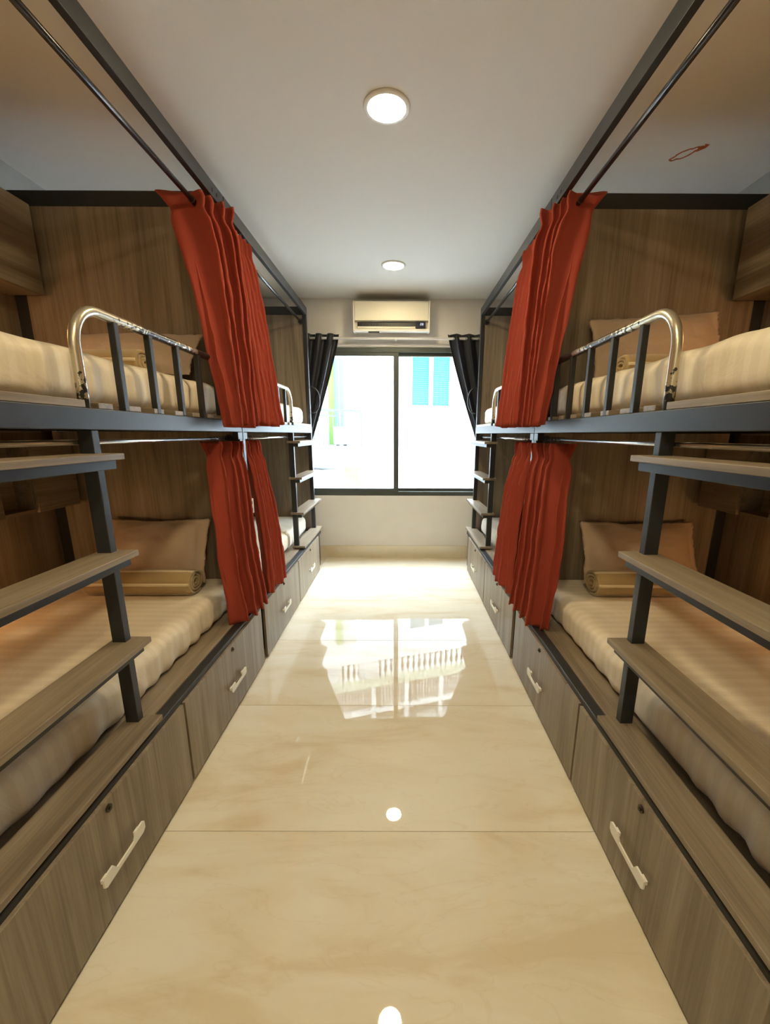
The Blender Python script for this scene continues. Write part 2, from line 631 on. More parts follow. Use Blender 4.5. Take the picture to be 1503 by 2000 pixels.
class Side:
    """maps (a, y, z): a = distance from the frame's aisle face towards the wall"""
    def __init__(s, sign, face, far):
        s.sign, s.face, s.far = sign, face, far
    def x(s, a):
        return s.face + s.sign * a
    def y(s, y):
        return 2 * MID - y if s.far else y
    def p(s, a, y, z):
        return Vector((s.x(a), s.y(y), z))
    def box(s, bm, a0, a1, y0, y1, z0, z1, bev=0.):
        return box(bm, s.x(a0), s.x(a1), s.y(y0), s.y(y1), z0, z1, bev)
    def bbm(s, *a, bev=0.):
        return s.box(bmesh.new(), *a, bev=bev)

LF, RF = -1.0, .845
Y0, Y1 = .58, 2.716            # bed ends in near-bed coordinates
STEPZ = (.470, .806, 1.145, 1.484)

def guard_path(S):
    a = .015
    pts = [(a, 1.405, 1.60), (a, 1.405, 1.70), (a, 1.405, 1.80)]
    R = .125
    for k in range(0, 11):
        t = math.pi - k * (math.pi / 2) / 10
        pts.append((a, 1.405 + R + R * math.cos(t), 1.815 + R * math.sin(t)))
    for k in range(1, 13):
        pts.append((a, 1.53 + (2.440 - 1.53) * k / 12, 1.94))
    return [S.p(*q) for q in pts]

def bed(sign, face, far, label, wall_x):
    S = Side(sign, face, far)
    wa = abs(wall_x - face) - .004          # depth available to the wall
    yc = S.y((Y0 + Y1) / 2)
    B = empty('bunk_bed', (S.x(.6), yc, 0), label, 'bunk bed', 'bunk beds in two facing rows')
    st = M['steel']
    ra = wa - .075                          # rear post
    # posts
    for (a0, a1, y0, y1) in ((0, .042, Y1 - .042, Y1), (0, .042, Y0, Y0 + .042), (ra, ra + .07, Y1 - .042, Y1), (ra, ra + .07, Y0, Y0 + .042)):
        obj('post', S.bbm(a0, a1, y0, y1, 0, 2.843, bev=.003), st, B)
    # canopy beams
    yb0, yb1 = Y0 + .042, Y1 - .042
    obj('canopy_beam', S.bbm(-.001, .029, Y0, Y1, 2.772, 2.846, bev=.002), st, B)
    obj('canopy_beam', S.bbm(ra + .03, ra + .07, yb0, yb1, 2.772, 2.846, bev=.002), st, B)
    for (y0, y1) in ((Y1 - .040, Y1 - .002), (Y0 + .002, Y0 + .040)):
        obj('cross_beam', S.bbm(.030, ra + .072, y0, y1, 2.766, 2.847, bev=.002), st, B)
    # upper bunk rails
    ur = obj('upper_rail', S.bbm(-.002, .034, Y0, Y1, 1.560, 1.628, bev=.003), st, B)
    obj('upper_rail', S.bbm(ra, ra + .03, yb0, yb1, 1.560, 1.628, bev=.003), st, B)
    for (y0, y1) in ((Y1 - .04, Y1 - .005), (Y0 + .005, Y0 + .04)):
        obj('upper_rail', S.bbm(.036, ra, y0, y1, 1.560, 1.628, bev=.003), st, B)
    # corner tab below the rail end
    obj('corner_bracket', S.bbm(-.003, .03, Y1 - .075, Y1 - .001, 1.515, 1.558, bev=.002), st, B)
    # bolts
    for (y, z) in ((2.575, 2.803), (2.628, 2.803), (2.665, 1.60), (2.690, 1.60)):
        b_ = bmesh.new()
        disc(b_, S.p(.001, y, z), (-sign, 0, 0), .0085, .005, 12)
        obj('bolt', b_, M['lock'], B)
    # slats of the upper bunk
    ns = 13
    for k in range(ns):
        y = Y0 + .10 + (Y1 - .09 - Y0 - .10) * k / (ns - 1)
        obj('slat', S.bbm(.004, ra + .02, y - .036, y + .036, 1.6285, 1.648, bev=.002), M['wood_x'], B)
    # end panels and wall panels
    py = .606 if far else 2.672
    obj('end_panel', S.bbm(.043, ra - .001, py, py + .012, 1.6285, 2.768), M['wood_z'], B)
    obj('end_panel', S.bbm(.043, ra - .001, py, py + .012, .437, 1.559), M['wood_z'], B)
    obj('wall_panel', S.bbm(ra + .071, ra + .0745, Y0, Y1 - .04, 1.66, 2.52), M['wood_z'], B)
    obj('wall_panel', S.bbm(ra + .071, ra + .0745, Y0, Y1 - .04, .46, 1.55), M['wood_z'], B)
    # base with drawers
    obj('base_box', S.bbm(-.040, ra, Y0 + .01, Y1 - .075, .012, .395), M['steel'], B)
    obj('base_rail', S.bbm(-.054, -.004, Y0, Y1 - .035, .3955, .434, bev=.006), st, B)
    obj('deck_board', S.bbm(-.003, ra, Y0 + .044, Y1 - .055, .3955, .437, bev=.002), M['wood_y'], B)
    if far:
        dr = [(2.690, 3.672), (3.688, 4.650)]
    else:
        dr = [(.628, 1.588), (1.604, 2.617)]
    for (y0, y1) in dr:
        yy0, yy1 = (S.y(y0), S.y(y1)) if far else (y0, y1)
        d = obj('drawer', S.bbm(-.067, -.049, yy0, yy1, .014, .411, bev=.0015), M['wood_z'], B)
        hy = {.628: 1.116, 1.604: 2.132, 2.690: 3.185, 3.688: 4.190}[y0]
        # handle: two broad feet joined by a slim grip
        L = .105
        poly = [(-L, -.022), (-L + .010, -.030), (L - .012, -.030), (L, -.020), (L, .006), (L - .008, .013), (.058, .013), (.050, -.004), (.044, -.014), (-.044, -.014), (-.050, -.004), (-.060, .013), (-L + .006, .013), (-L, .006)]
        b_ = bmesh.new()
        prism(b_, poly, lambda u, v, sd: Vector((S.x(-.083 - .006 * sd), hy + u, .196 + v)))
        h = obj('handle', b_, M['handle'], d)
        b_ = bmesh.new()
        for e in (-.082, .082):
            box(b_, S.x(-.0675), S.x(-.0835), hy + e - .012, hy + e + .012, .176, .190)
        # feet belong to the handle mesh
        h2 = bmesh.new()
        h2.from_mesh(h.data)
        off = root_loc(B)
        bmesh.ops.translate(b_, verts=b_.verts, vec=-off)
        tmp = bpy.data.meshes.new('tmp')
        b_.to_mesh(tmp)
        b_.free()
        h2.from_mesh(tmp)
        bmesh.ops.recalc_face_normals(h2, faces=h2.faces)
        h2.to_mesh(h.data)
        h2.free()
        bpy.data.meshes.remove(tmp)
        b_ = bmesh.new()
        disc(b_, Vector((S.x(-.066), hy - .012, .381)), (-sign, 0, 0), .013, .006, 16)
        disc(b_, Vector((S.x(-.071), hy - .012, .381)), (-sign, 0, 0), .006, .006, 12)
        obj('lock', b_, M['lock'], d, smooth=False)
    # ladder
    obj('ladder_post', S.bbm(.002, .05, 1.398, 1.430, .438, 1.559, bev=.002), st, B)
    for z in STEPZ:
        s_ = obj('step', S.bbm(-.063, .064, .515, 1.447, z - .021, z, bev=.0025), M['wood_y'], B)
        if z > .5:
            obj('support', S.bbm(-.040, .001, .53, 1.432, z - .052, z - .0215, bev=.002), st, s_)
        else:
            obj('support', S.bbm(-.035, .030, .53, 1.425, z - .033, z - .0215), st, s_)
    obj('ledge_board', S.bbm(-.001, .055, Y0 + .05, 1.388, 1.6285, 1.652, bev=.002), M['wood_y'], B)
    # guard rail
    path = guard_path(S)
    b_ = tubebm(path, .0165, 16)
    g = obj('guard_rail', b_, M['worn'], B, smooth=True)
    att = g.data.attributes.new('wear', 'FLOAT', 'POINT')
    bend = S.p(.015, 1.45, 1.90)
    for i, v in enumerate(g.data.vertices):
        w = v.co + B.location
        d = (w - bend).length
        wear = .86 - max(0, d - .07) * 2.6
        if w.z > 1.925 and abs(w.y - S.y(2.445)) > .22:
            wear = max(wear, .47 + .10 * math.sin(w.y * 9))
        att.data[i].value = wear
    for y in (1.605, 1.816, 2.026, 2.232):
        obj('bar', S.bbm(.003, .027, y - .0125, y + .0125, 1.6285, 1.930, bev=.002), st, g)
    obj('end_bar', S.bbm(.000, .030, 2.432, 2.462, 1.6285, 1.948, bev=.003), st, g)
    # curtain tubes
    for (z, r, m_, a) in ((2.702, .0125, 'rod_black', .060), (1.520, .009, 'rod_silver', .060)):
        rod = obj('curtain_rod', tubebm([S.p(a, Y0 + .044, z), S.p(a, Y1 - .053, z)], r, 14), M[m_], B, smooth=True)
        for y in (Y0 + .044, Y1 - .065):
            b_ = bmesh.new()
            disc(b_, S.p(a, y, z), (0, -1 if S.far else 1, 0), r + .014, .010, 20)
            obj('flange', b_, M['steel'], rod)
    # grab handle on the end post by the ladder
    b_ = bmesh.new()
    pts = []
    for k in range(15):
        t = -math.pi / 2 + math.pi * k / 14
        pts.append(S.p(-.005 - .098 * math.cos(t) ** .8 if math.cos(t) > 0 else -.005, Y0 + .02, 1.913 + .137 * math.sin(t)))
    tube(b_, pts, .008, 10)
    obj('grab_handle', b_, M['steel'], B, smooth=True)
    if far:
        pl = obj('socket_plate', S.bbm(-.012, -.0005, Y1 - .072, Y1 - .004, 1.030, 1.128, bev=.003), M['plastic_white'], B)
        b_ = bmesh.new()
        for z in (1.056, 1.102):
            box(b_, S.x(-.0118), S.x(-.0128), S.y(Y1 - .046), S.y(Y1 - .030), z - .011, z + .011)
        obj('socket', b_, M['dark_slot'], pl)
    return S

SL_N = bed(-1, LF, False, 'black steel bunk bed away from the window, across the aisle from the ceiling stain', WX0)
SR_N = bed(1, RF, False, 'black steel bunk bed away from the window, directly under the rusty ceiling stain', WX1)
SL_F = bed(-1, LF, True, 'black steel bunk bed at the window end, in the row across from the ceiling stain', WX0)
SR_F = bed(1, RF, True, 'black steel bunk bed at the window end, in the row with the ceiling stain', WX1)

# ------------------------------------------------------------------ mattresses
def rounded_slab(x0, x1, y0, y1, z0, z1, r, nx, ny, nz, disp):
    bm = bmesh.new()
    L = (x1 - x0, y1 - y0, z1 - z0)
    n = (nx, ny, nz)
    cache = {}
    def vert(i, j, k):
        key = (i, j, k)
        if key in cache:
            return cache[key]
        q = [x0 + L[0] * i / nx, y0 + L[1] * j / ny, z0 + L[2] * k / nz]
        c = [min(max(q[0], x0 + r), x1 - r), min(max(q[1], y0 + r), y1 - r), min(max(q[2], z0 + r), z1 - r)]
        d = Vector(q) - Vector(c)
        nn = d.normalized() if d.length > 1e-6 else Vector((0, 0, 1))
        p = Vector(c) + nn * r if d.length > 1e-6 else Vector(q)
        p = p + disp(p, nn)
        v = bm.verts.new(p)
        cache[key] = v
        return v
    for ax in range(3):
        u, w = [a for a in range(3) if a != ax]
        for side in (0, n[ax]):
            for i in range(n[u]):
                for j in range(n[w]):
                    ids = []
                    for (di, dj) in ((0, 0), (1, 0), (1, 1), (0, 1)):
                        t = [0, 0, 0]
                        t[ax] = side
                        t[u] = i + di
                        t[w] = j + dj
                        ids.append(vert(*t))
                    bm.faces.new(ids)
    return bm

def mattress(S, lower, label):
    z0, z1 = (.438, .622) if lower else (1.6485, 1.825)
    a0, a1 = .092 if lower else .066, 1.12
    y0, y1 = S.y(.66), S.y(2.652)
    xa, xb = S.x(a0), S.x(a1)
    sd = random.random() * 50
    def disp(p, n):
        side = max(0, -n.x * S.sign)
        top = max(0, n.z)
        h = (p.z - z0) / (z1 - z0)
        d = 0
        # gathers pulled under the edge
        if side > .3:
            d += side * (.010 * math.sin(p.y * 46 + 3 * fbm(p.y * 2, sd, 0)) * (1 - h) * max(0, fbm(p.y * 1.7, sd, 3) + .5)
                         + .006 * fbm(p.y * 3 + p.z * 6, p.z * 3, sd))
        d += top * .003 * fbm(p.x * 3 + p.y * 2.2, p.y * 3, sd)
        # soft creases near the aisle edge
        e = abs(p.x - xa)
        if e < .25 and top > .3:
            d += .003 * (1 - e / .25) * math.sin(p.y * 21 + p.x * 34 + 4 * fbm(p.x * 2, p.y * 2, sd))
        v = n * d
        if h < .02:
            v.z = max(v.z, 0)
        return v
    bm = rounded_slab(min(xa, xb), max(xa, xb), min(y0, y1), max(y0, y1), z0, z1, .055, 34, 96, 12, disp)
    for v in bm.verts:
        v.co.z = max(v.co.z, z0)
    o = obj('mattress', bm, M['sheet'], None, smooth=True)
    return tag(o, label, 'mattress', 'cream striped mattresses')

mattress(SL_N, True, 'cream sheeted lower bunk mattress away from the window, across from the stain side')
mattress(SL_N, False, 'cream sheeted upper bunk mattress away from the window, across from the stain side')
mattress(SR_N, True, 'cream sheeted lower bunk mattress away from the window, on the ceiling stain side')
mattress(SR_N, False, 'cream sheeted upper bunk mattress directly below the rusty ceiling stain')
mattress(SL_F, True, 'pale lower bunk mattress at the window end, across from the stain side')
mattress(SL_F, False, 'pale upper bunk mattress at the window end, across from the stain side')
mattress(SR_F, True, 'pale lower bunk mattress at the window end, on the ceiling stain side')
mattress(SR_F, False, 'pale upper bunk mattress at the window end, on the ceiling stain side')

# ------------------------------------------------------------------ pillows and blankets
def pillow(S, a0, a1, zb, zt, yb, yt, label, flange=.035, fat=.075, roll=0.):
    """leans on the end panel: lower edge at (yb, zb), upper edge at (yt, zt)"""
    bm = bmesh.new()
    n, m = 44, 30
    sd = random.random() * 40
    base = Vector((0, yb, zb))
    upv = Vector((0, yt - yb, zt - zb))
    H = upv.length
    upn = upv.normalized()
    nor = Vector((0, -upn.z, upn.y))           # towards the camera end
    W = a1 - a0
    sheets = []
    for side in (1, -1):
        g = []
        for i in range(n + 1):
            row = []
            for j in range(m + 1):
                p = -1 + 2 * i / n
                q = -1 + 2 * j / m
                # distance to the stitched flange
                ex = (1 - abs(p)) * W / 2
                ez = (1 - abs(q)) * H / 2
                ix = max(0, min(1, (ex - flange) / (W / 2 - flange)))
                iz = max(0, min(1, (ez - flange * .5) / (H / 2 - flange * .5)))
                t = (1 - (1 - ix) ** 2.6) ** .6 * (1 - (1 - iz) ** 2.4) ** .6 if ix > 0 and iz > 0 else 0
                th = fat * t + .003
                th += .006 * t * fbm(p * 2.5 + sd, q * 3.5, side) + .004 * fbm(p * 6 + q * 3, q * 7, sd) * min(1, t * 2)
                pinch = 1 - .05 * (1 - q * q) * abs(p) ** 3
                pz = 1 - .07 * (1 - p * p) * abs(q) ** 3
                wob = .006 * fbm(p * 3, q * 3, sd + 9) * max(abs(p), abs(q)) ** 4
                a = (a0 + a1) / 2 + p * W / 2 * pinch + wob
                h = H / 2 + q * H / 2 * pz + wob + roll * p * .03
                P = base + upn * h + nor * (th * side + fat * .35)
                P.x = S.x(a)
                P.y = min(P.y, 2.669)
                row.append(bm.verts.new((P.x, S.y(P.y), P.z)))
            g.append(row)
        for i in range(n):
            for j in range(m):
                bm.faces.new((g[i][j], g[i + 1][j], g[i + 1][j + 1], g[i][j + 1]))
        sheets.append(g)
    bmesh.ops.remove_doubles(bm, verts=[v for g in sheets for k, r_ in enumerate(g) for l, v in enumerate(r_) if k in (0, n) or l in (0, m)], dist=.012)
    o = obj('pillow', bm, M['pillowcase'], None, smooth=True)
    return tag(o, label, 'pillow', 'beige pillows against the end panels')

pillow(SL_N, .20, .86, .640, 1.015, 2.47, 2.635, 'beige pillow behind a rolled blanket on a lower bunk, across from the stain side', flange=.045)
pillow(SR_N, .29, 1.02, .640, 1.005, 2.48, 2.635, 'beige flanged pillow behind a rolled blanket on a lower bunk, stain side', flange=.045)
pillow(SL_N, .13, .88, 1.835, 2.085, 2.40, 2.620, 'beige slumped pillow on the upper bunk across from the ceiling stain', flange=.035, fat=.07)
pillow(SR_N, .215, .965, 1.840, 2.205, 2.47, 2.625, 'beige upright pillow on the upper bunk below the ceiling stain', flange=.045, roll=.9)

def blanket(S, a0, a1, yc, zb, ry, rz, label, turns=3.2):
    """rolled blanket: flattened spiral swept across the bed, pale stripes woven along it"""
    sd = random.random() * 30
    n = 120
    nx = 22
    R = empty('blanket_roll', (S.x((a0 + a1) / 2), S.y(yc), zb), label, 'blanket', 'rolled blankets by the pillows')
    zc = zb + rz
    def surf(t, k):
        a = a0 + (a1 - a0) * k / nx
        th = t * 2 * math.pi * turns
        rr = .16 + .84 * t
        end = min(k, nx - k) / nx
        wob = 1 + .03 * fbm(a * 6, t * 9, sd) - (.05 if end < .03 else 0)
        ang = th - turns * 2 * math.pi - math.pi * .35
        y = yc + ry * rr * wob * math.cos(ang)
        z = zc + rz * rr * wob * math.sin(ang)
        # sits flat
        z = max(z, zb + .004)
        aa = a + .012 * fbm(t * 7, sd, 4) * (1 if k in (0, nx) else .3)
        return Vector((S.x(aa), S.y(y), z))
    bm = bmesh.new()
    rows_ = [[bm.verts.new(surf(t / n, k)) for t in range(n + 1)] for k in range(nx + 1)]
    for k in range(nx):
        for t in range(n):
            bm.faces.new((rows_[k][t], rows_[k][t + 1], rows_[k + 1][t + 1], rows_[k + 1][t]))
    body = obj('rolled_cloth', bm, M['blanket'], R, smooth=True)
    sol = body.modifiers.new('thickness', 'SOLIDIFY')
    sol.thickness = .013
    sol.offset = 0
    # woven stripes: narrow proud bands on the outer turn
    for t0 in (.775, .835, .895, .955):
        bm = bmesh.new()
        rr_ = []
        for k in range(nx + 1):
            line = []
            for w in range(3):
                t = t0 + .006 * (w - 1)
                p = surf(t, k)
                c = Vector((p.x, S.y(yc), zc))
                d = (p - c).normalized()
                line.append(bm.verts.new(p + d * .0085))
            rr_.append(line)
        for k in range(nx):
            for w in range(2):
                bm.faces.new((rr_[k][w], rr_[k][w + 1], rr_[k + 1][w + 1], rr_[k + 1][w]))
        s_ = obj('stripe', bm, M['blanket_stripe'], R, smooth=True)
        so = s_.modifiers.new('thickness', 'SOLIDIFY')
        so.thickness = .002
    return R

blanket(SL_N, .205, .835, 2.345, .629, .092, .074, 'golden striped blanket roll on a lower bunk, across from the stain side')
blanket(SR_N, .285, .900, 2.345, .629, .092, .074, 'golden striped blanket roll on a lower bunk, ceiling stain side')
blanket(SL_N, .30, .76, 2.28, 1.836, .085, .062, 'golden striped blanket roll on the upper bunk across from the ceiling stain')
blanket(SR_N, .30, .76, 2.33, 1.836, .080, .060, 'golden striped blanket roll on the upper bunk below the ceiling stain')

# ------------------------------------------------------------------ wall cabinets with an open niche
def cabinet(S, wall_x, z0, z1, label):
    wa = abs(wall_x - S.face) - .006
    f = 1.024 if S.sign < 0 else 1.045
    yE, yN0, yN1, yS = 2.630, 2.115, 2.322, 1.10
    C = empty('wall_cabinet', (S.x((f + wa) / 2), S.y((yE + yS) / 2), z0), label, 'cabinet', 'oak wall cabinets inside the bunks')
    t = .018
    back = wa - .006 if z0 > 2 else wa - .082
    bm = bmesh.new()
    S.box(bm, f + t, back, yS, yE, z0, z0 + t)
    S.box(bm, f + t, back, yS, yE, z1 - t, z1)
    S.box(bm, back - .008, back, yS, yE, z0 + t, z1 - t)
    for y in (yS, yN0 - t, yN1, yE - t):
        S.box(bm, f + t, back - .008, y, y + t, z0 + t, z1 - t)
    obj('carcass', bm, M['wood_y'], C)
    obj('door', S.bbm(f, f + t - .001, yN1 + .002, yE, z0, z1, bev=.001), M['wood_y'], C)
    obj('door', S.bbm(f, f + t - .001, yS, yN0 - .002, z0, z1, bev=.001), M['wood_y'], C)
    return C

cabinet(SL_N, WX0, 2.310, 2.757, 'oak cabinet on the wall above the upper bunk across from the stain')
cabinet(SR_N, WX1, 2.300, 2.757, 'oak cabinet on the wall above the upper bunk below the stain')
cabinet(SL_N, WX0, 1.115, 1.490, 'oak cabinet with open niche in the lower bunk across from the stain')
cabinet(SR_N, WX1, 1.115, 1.490, 'oak cabinet with open niche in the lower bunk on the stain side')

# ------------------------------------------------------------------ reading lamps (beyond the frame's edge, light the bunks)
def reading_lamp(S, wall_x, z, label):
    wa = abs(wall_x - S.face) - .010
    y = 1.86
    R = empty('reading_lamp', (S.x(wa - .05), y, z), label, 'lamp', 'reading lamps in the bunks')
    b_ = bmesh.new()
    disc(b_, S.p(wa, y, z), (-S.sign, 0, 0), .035, .018, 20)
    obj('wall_base', b_, M['lamp_body'], R)
    obj('arm', tubebm([S.p(wa - .015, y, z), S.p(wa - .06, y, z + .03), S.p(wa - .10, y, z + .02)], .006, 8), M['lamp_body'], R)
    b_ = bmesh.new()
    lathe(b_, [(.012, .045), (.03, .04), (.045, .0), (.043, .0), (.028, .036)], S.p(wa - .115, y, z - .01), 20)
    obj('shade', b_, M['lamp_body'], R, smooth=True)
    b_ = bmesh.new()
    bmesh.ops.create_uvsphere(b_, u_segments=14, v_segments=8, radius=.022, matrix=Matrix.Translation(S.p(wa - .115, y, z - .006)))
    obj('bulb', b_, M['read_on'], R, smooth=True)
    ld = bpy.data.lights.new('reading_light', 'POINT')
    ld.energy = READ if z > 2 else READ * .6
    ld.color = (1, .46, .16)
    ld.shadow_soft_size = .04
    lo = bpy.data.objects.new('reading_light', ld)
    COL.objects.link(lo)
    lo.parent = R
    lo.location = S.p(wa - .115, y, z - .055) - R.location
    return R
reading_lamp(SL_N, WX0, 1.04, 'small black reading lamp under the lower bunk cabinet, across from the stain side')
reading_lamp(SR_N, WX1, 1.04, 'small black reading lamp under the lower bunk cabinet, stain side')
reading_lamp(SL_N, WX0, 2.22, 'small black reading lamp under the upper bunk cabinet, across from the stain')
reading_lamp(SR_N, WX1, 2.22, 'small black reading lamp under the upper bunk cabinet, below the stain')

# ------------------------------------------------------------------ red curtains
def red_curtain(S, yt, yb, zt, zb, zrod, ats, abs_, n, ampt, ampb, label, rings=6, flare=0., seed=1, lean=0., hang=0.):
    """yt / yb: (first, last) along the rod in near-bed coordinates at head and hem"""
    rnd = random.Random(seed)
    nu, nv = 44 * n // 2 * 2, 46
    ph = [rnd.uniform(-.35, .35) for _ in range(2 * n + 3)]
    am = [rnd.uniform(.65, 1.25) for _ in range(2 * n + 3)]
    bm = bmesh.new()
    g = []
    for j in range(nv + 1):
        v = j / nv
        row = []
        vv = v * v * (3 - 2 * v) * .45 + v * .55
        for i in range(nu + 1):
            u = i / nu
            y = (yt[0] + (yt[1] - yt[0]) * u) * (1 - vv) + (yb[0] + (yb[1] - yb[0]) * u) * vv
            c = u * n * 2
            k = int(c)
            f = c - k
            loc = am[k] * (1 - f) + am[k + 1] * f
            jit = ph[k] * (1 - f) + ph[k + 1] * f
            head = (zt - (zt + (zb - zt) * v))
            z = zt + (zb - zt) * v
            amp = ampt * (1 - vv) + ampb * vv
            # the tape pinches the folds just under the heading
            pin = 1 - .30 * math.exp(-((head - .085) / .035) ** 2) + .10 * math.exp(-(head / .03) ** 2)
            ang = math.pi * c + jit * (1 + .6 * v)
            s = math.sin(ang)
            s = math.copysign(abs(s) ** .8, s)
            va = v ** .62
            at = ats[0] + (ats[1] - ats[0]) * u
            ab = abs_[0] + (abs_[1] - abs_[0]) * u
            a = at + (ab - at) * va + amp * loc * s * pin
            y += .38 * amp * loc * math.sin(2 * ang + .6) * (.5 + .5 * vv)
            a += .008 * fbm(u * 9, z * 4, seed) + .004 * fbm(u * 30, z * 9, seed + 5)
            if flare and u < .22:
                q = (1 - u / .22) ** 1.4
                a += flare * q * (1 - vv * .95)
                y += .06 * q * (1 - vv)
            y += lean * math.sin(math.pi * v)
            zz = z
            if v > .93:
                zz += .008 * math.sin(ang * .5 + seed)
            zz -= hang * vv * u
            row.append(bm.verts.new(S.p(a, y, zz)))
        g.append(row)
    for j in range(nv):
        for i in range(nu):
            bm.faces.new((g[j][i], g[j][i + 1], g[j + 1][i + 1], g[j + 1][i]))
    o = obj('red_curtain', bm, M['red'], None, smooth=True)
    so = o.modifiers.new('thickness', 'SOLIDIFY')
    so.thickness = .004
    tag(o, label, 'curtain', 'red velvet bunk curtains')
    for k in range(rings):
        y = yt[0] + (yt[1] - yt[0]) * (k + .5) / rings
        b_ = bmesh.new()
        pts = [S.p(.060 + .0155 * math.cos(t * math.pi / 7), y, zrod + .0155 * math.sin(t * math.pi / 7)) for t in range(15)]
        tube(b_, pts, .0018, 6)
        obj('ring', b_, M['lock'], o, smooth=True)
    return o

# upper bunks
red_curtain(SL_N, (2.43, 2.655), (2.29, 2.66), 2.750, 1.590, 2.702, (.120, .000), (-.105, -.100), 4, .072, .040, 'red velvet curtain with flared heading, upper bunk away from window, across from stain', flare=.09, seed=3)
red_curtain(SR_N, (2.42, 2.655), (2.30, 2.66), 2.750, 1.600, 2.702, (.105, -.010), (-.105, -.100), 4, .072, .040, 'red velvet curtain of the upper bunk away from the window, below the stain', flare=.05, seed=8)
red_curtain(SL_F, (2.345, 2.640), (2.17, 2.655), 2.738, 1.605, 2.702, (.030, .045), (-.085, -.075), 5, .050, .045, 'red velvet curtain of the upper window-end bunk, across from the stain side', seed=12)
red_curtain(SR_F, (2.255, 2.640), (2.17, 2.655), 2.738, 1.605, 2.702, (.030, .045), (-.085, -.075), 5, .050, .045, 'red velvet curtain of the upper window-end bunk, on the stain side', seed=17)
# lower bunks
red_curtain(SL_N, (2.41, 2.645), (2.30, 2.65), 1.505, .442, 1.520, (.085, .010), (-.035, -.070), 4, .055, .055, 'red velvet curtain of the lower bunk away from the window, across from stain', seed=23, lean=-.055)
red_curtain(SR_N, (2.38, 2.655), (2.24, 2.66), 1.500, .440, 1.520, (.085, .010), (-.035, -.070), 4, .055, .055, 'red velvet curtain of the lower bunk away from the window, stain side', seed=29, lean=-.055)
red_curtain(SL_F, (2.385, 2.650), (2.25, 2.62), 1.505, .442, 1.520, (.030, .045), (-.060, -.040), 4, .040, .050, 'red velvet curtain of the lower window-end bunk, across from the stain side', seed=31, lean=-.055)
red_curtain(SR_F, (2.28, 2.650), (2.14, 2.62), 1.500, .440, 1.520, (.030, .045), (-.060, -.040), 4, .040, .050, 'red velvet curtain of the lower window-end bunk, on the stain side', seed=37, lean=-.055)

# ------------------------------------------------------------------ window curtains
ROD_Y, ROD_Z = 5.105, 2.600
def window_rod():
    R = empty('curtain_pole', (-.05, ROD_Y, ROD_Z), 'white curtain pole across the wall above the window', 'curtain rod')
    obj('pole', tubebm([(-1.48, ROD_Y, ROD_Z), (1.36, ROD_Y, ROD_Z)], .0135, 14), M['rod_white'], R, smooth=True)
    for x in (-1.42, -.055, 1.30):
        bm = bmesh.new()
        box(bm, x - .011, x + .011, ROD_Y + .0135, WY1 - .0005, ROD_Z - .008, ROD_Z + .008)
        box(bm, x - .011, x + .011, WY1 - .006, WY1 - .0005, ROD_Z - .04, ROD_Z + .03)
        box(bm, x - .011, x + .011, ROD_Y - .016, ROD_Y + .016, ROD_Z - .020, ROD_Z - .014)
        obj('bracket', bm, M['rod_white'], R)
    for x in (-1.48, 1.36):
        b_ = bmesh.new()
        bmesh.ops.create_uvsphere(b_, u_segments=14, v_segments=10, radius=.026, matrix=Matrix.Translation((x, ROD_Y, ROD_Z)))
        obj('finial', b_, M['rod_white'], R, smooth=True)
window_rod()
# trunking strip above the frame
struct(obj('trim_1', boxbm(-1.42, 1.30, WY1 - .018, WY1 - .0005, 2.532, 2.562, bev=.002), M['rod_white']))

def window_curtain(xin, xout, xtie_in, xtie_out, label, seed):
    """eyelet curtain swept to a tie at the outer side; xin = edge towards the glass"""
    rnd = random.Random(seed)
    n = 5
    nu, nv = 150, 60
    zt, zt2, zb = 2.645, 1.30, .25
    bm = bmesh.new()
    g = []
    for j in range(nv + 1):
        v = j / nv
        z = zt + (zb - zt) * v
        if z > zt2:
            w = (zt - z) / (zt - zt2)
            w2 = w ** 1.15
            x0 = xin + (xtie_in - xin) * w2
            x1 = xout + (xtie_out - xout) * w2
            amp = .034 * (1 - w) + .014 * w
        else:
            w = (zt2 - z) / (zt2 - zb)
            x0 = xtie_in + (xin - xtie_in) * .45 * w * 0 + .0
            x1 = xtie_out
            amp = .014 + .02 * w
        row = []
        for i in range(nu + 1):
            u = i / nu
            ang = 2 * math.pi * n * u + .4
            x = x0 + (x1 - x0) * u
            x += .010 * math.sin(2 * ang) * (1 if j else .6)
            y = ROD_Y + amp * math.sin(ang) + .004 * fbm(u * 8, z * 3, seed)
            row.append(bm.verts.new((x, y, z)))
        g.append(row)
    for j in range(nv):
        for i in range(nu):
            bm.faces.new((g[j][i], g[j][i + 1], g[j + 1][i + 1], g[j + 1][i]))
    o = obj('window_curtain', bm, M['charcoal'], None, smooth=True)
    so = o.modifiers.new('thickness', 'SOLIDIFY')
    so.thickness = .003
    tag(o, label, 'curtain', 'charcoal window curtains')
    for k in range(2 * n):
        u = (k * math.pi + math.pi - .4) / (2 * math.pi * n)
        if u > 1:
            break
        x = xin + (xout - xin) * u
        b_ = bmesh.new()
        pts = [(x + .004 * math.cos(t * math.pi / 8) * 0, ROD_Y + .021 * math.cos(t * math.pi / 8), ROD_Z + .021 * math.sin(t * math.pi / 8)) for t in range(17)]
        tube(b_, pts, .003, 6)
        obj('eyelet', b_, M['rod_silver'], o, smooth=True)
    b_ = bmesh.new()
    pts = []
    xm = (xtie_in + xtie_out) / 2
    for t in range(25):
        q = t * math.pi / 12
        pts.append((xm + (abs(xtie_out - xtie_in) / 2 + .02) * math.cos(q), ROD_Y + .035 * math.sin(q), zt2 + .01))
    tube(b_, pts, .008, 8)
    obj('tie_back', b_, M['charcoal'], o, smooth=True)
    return o
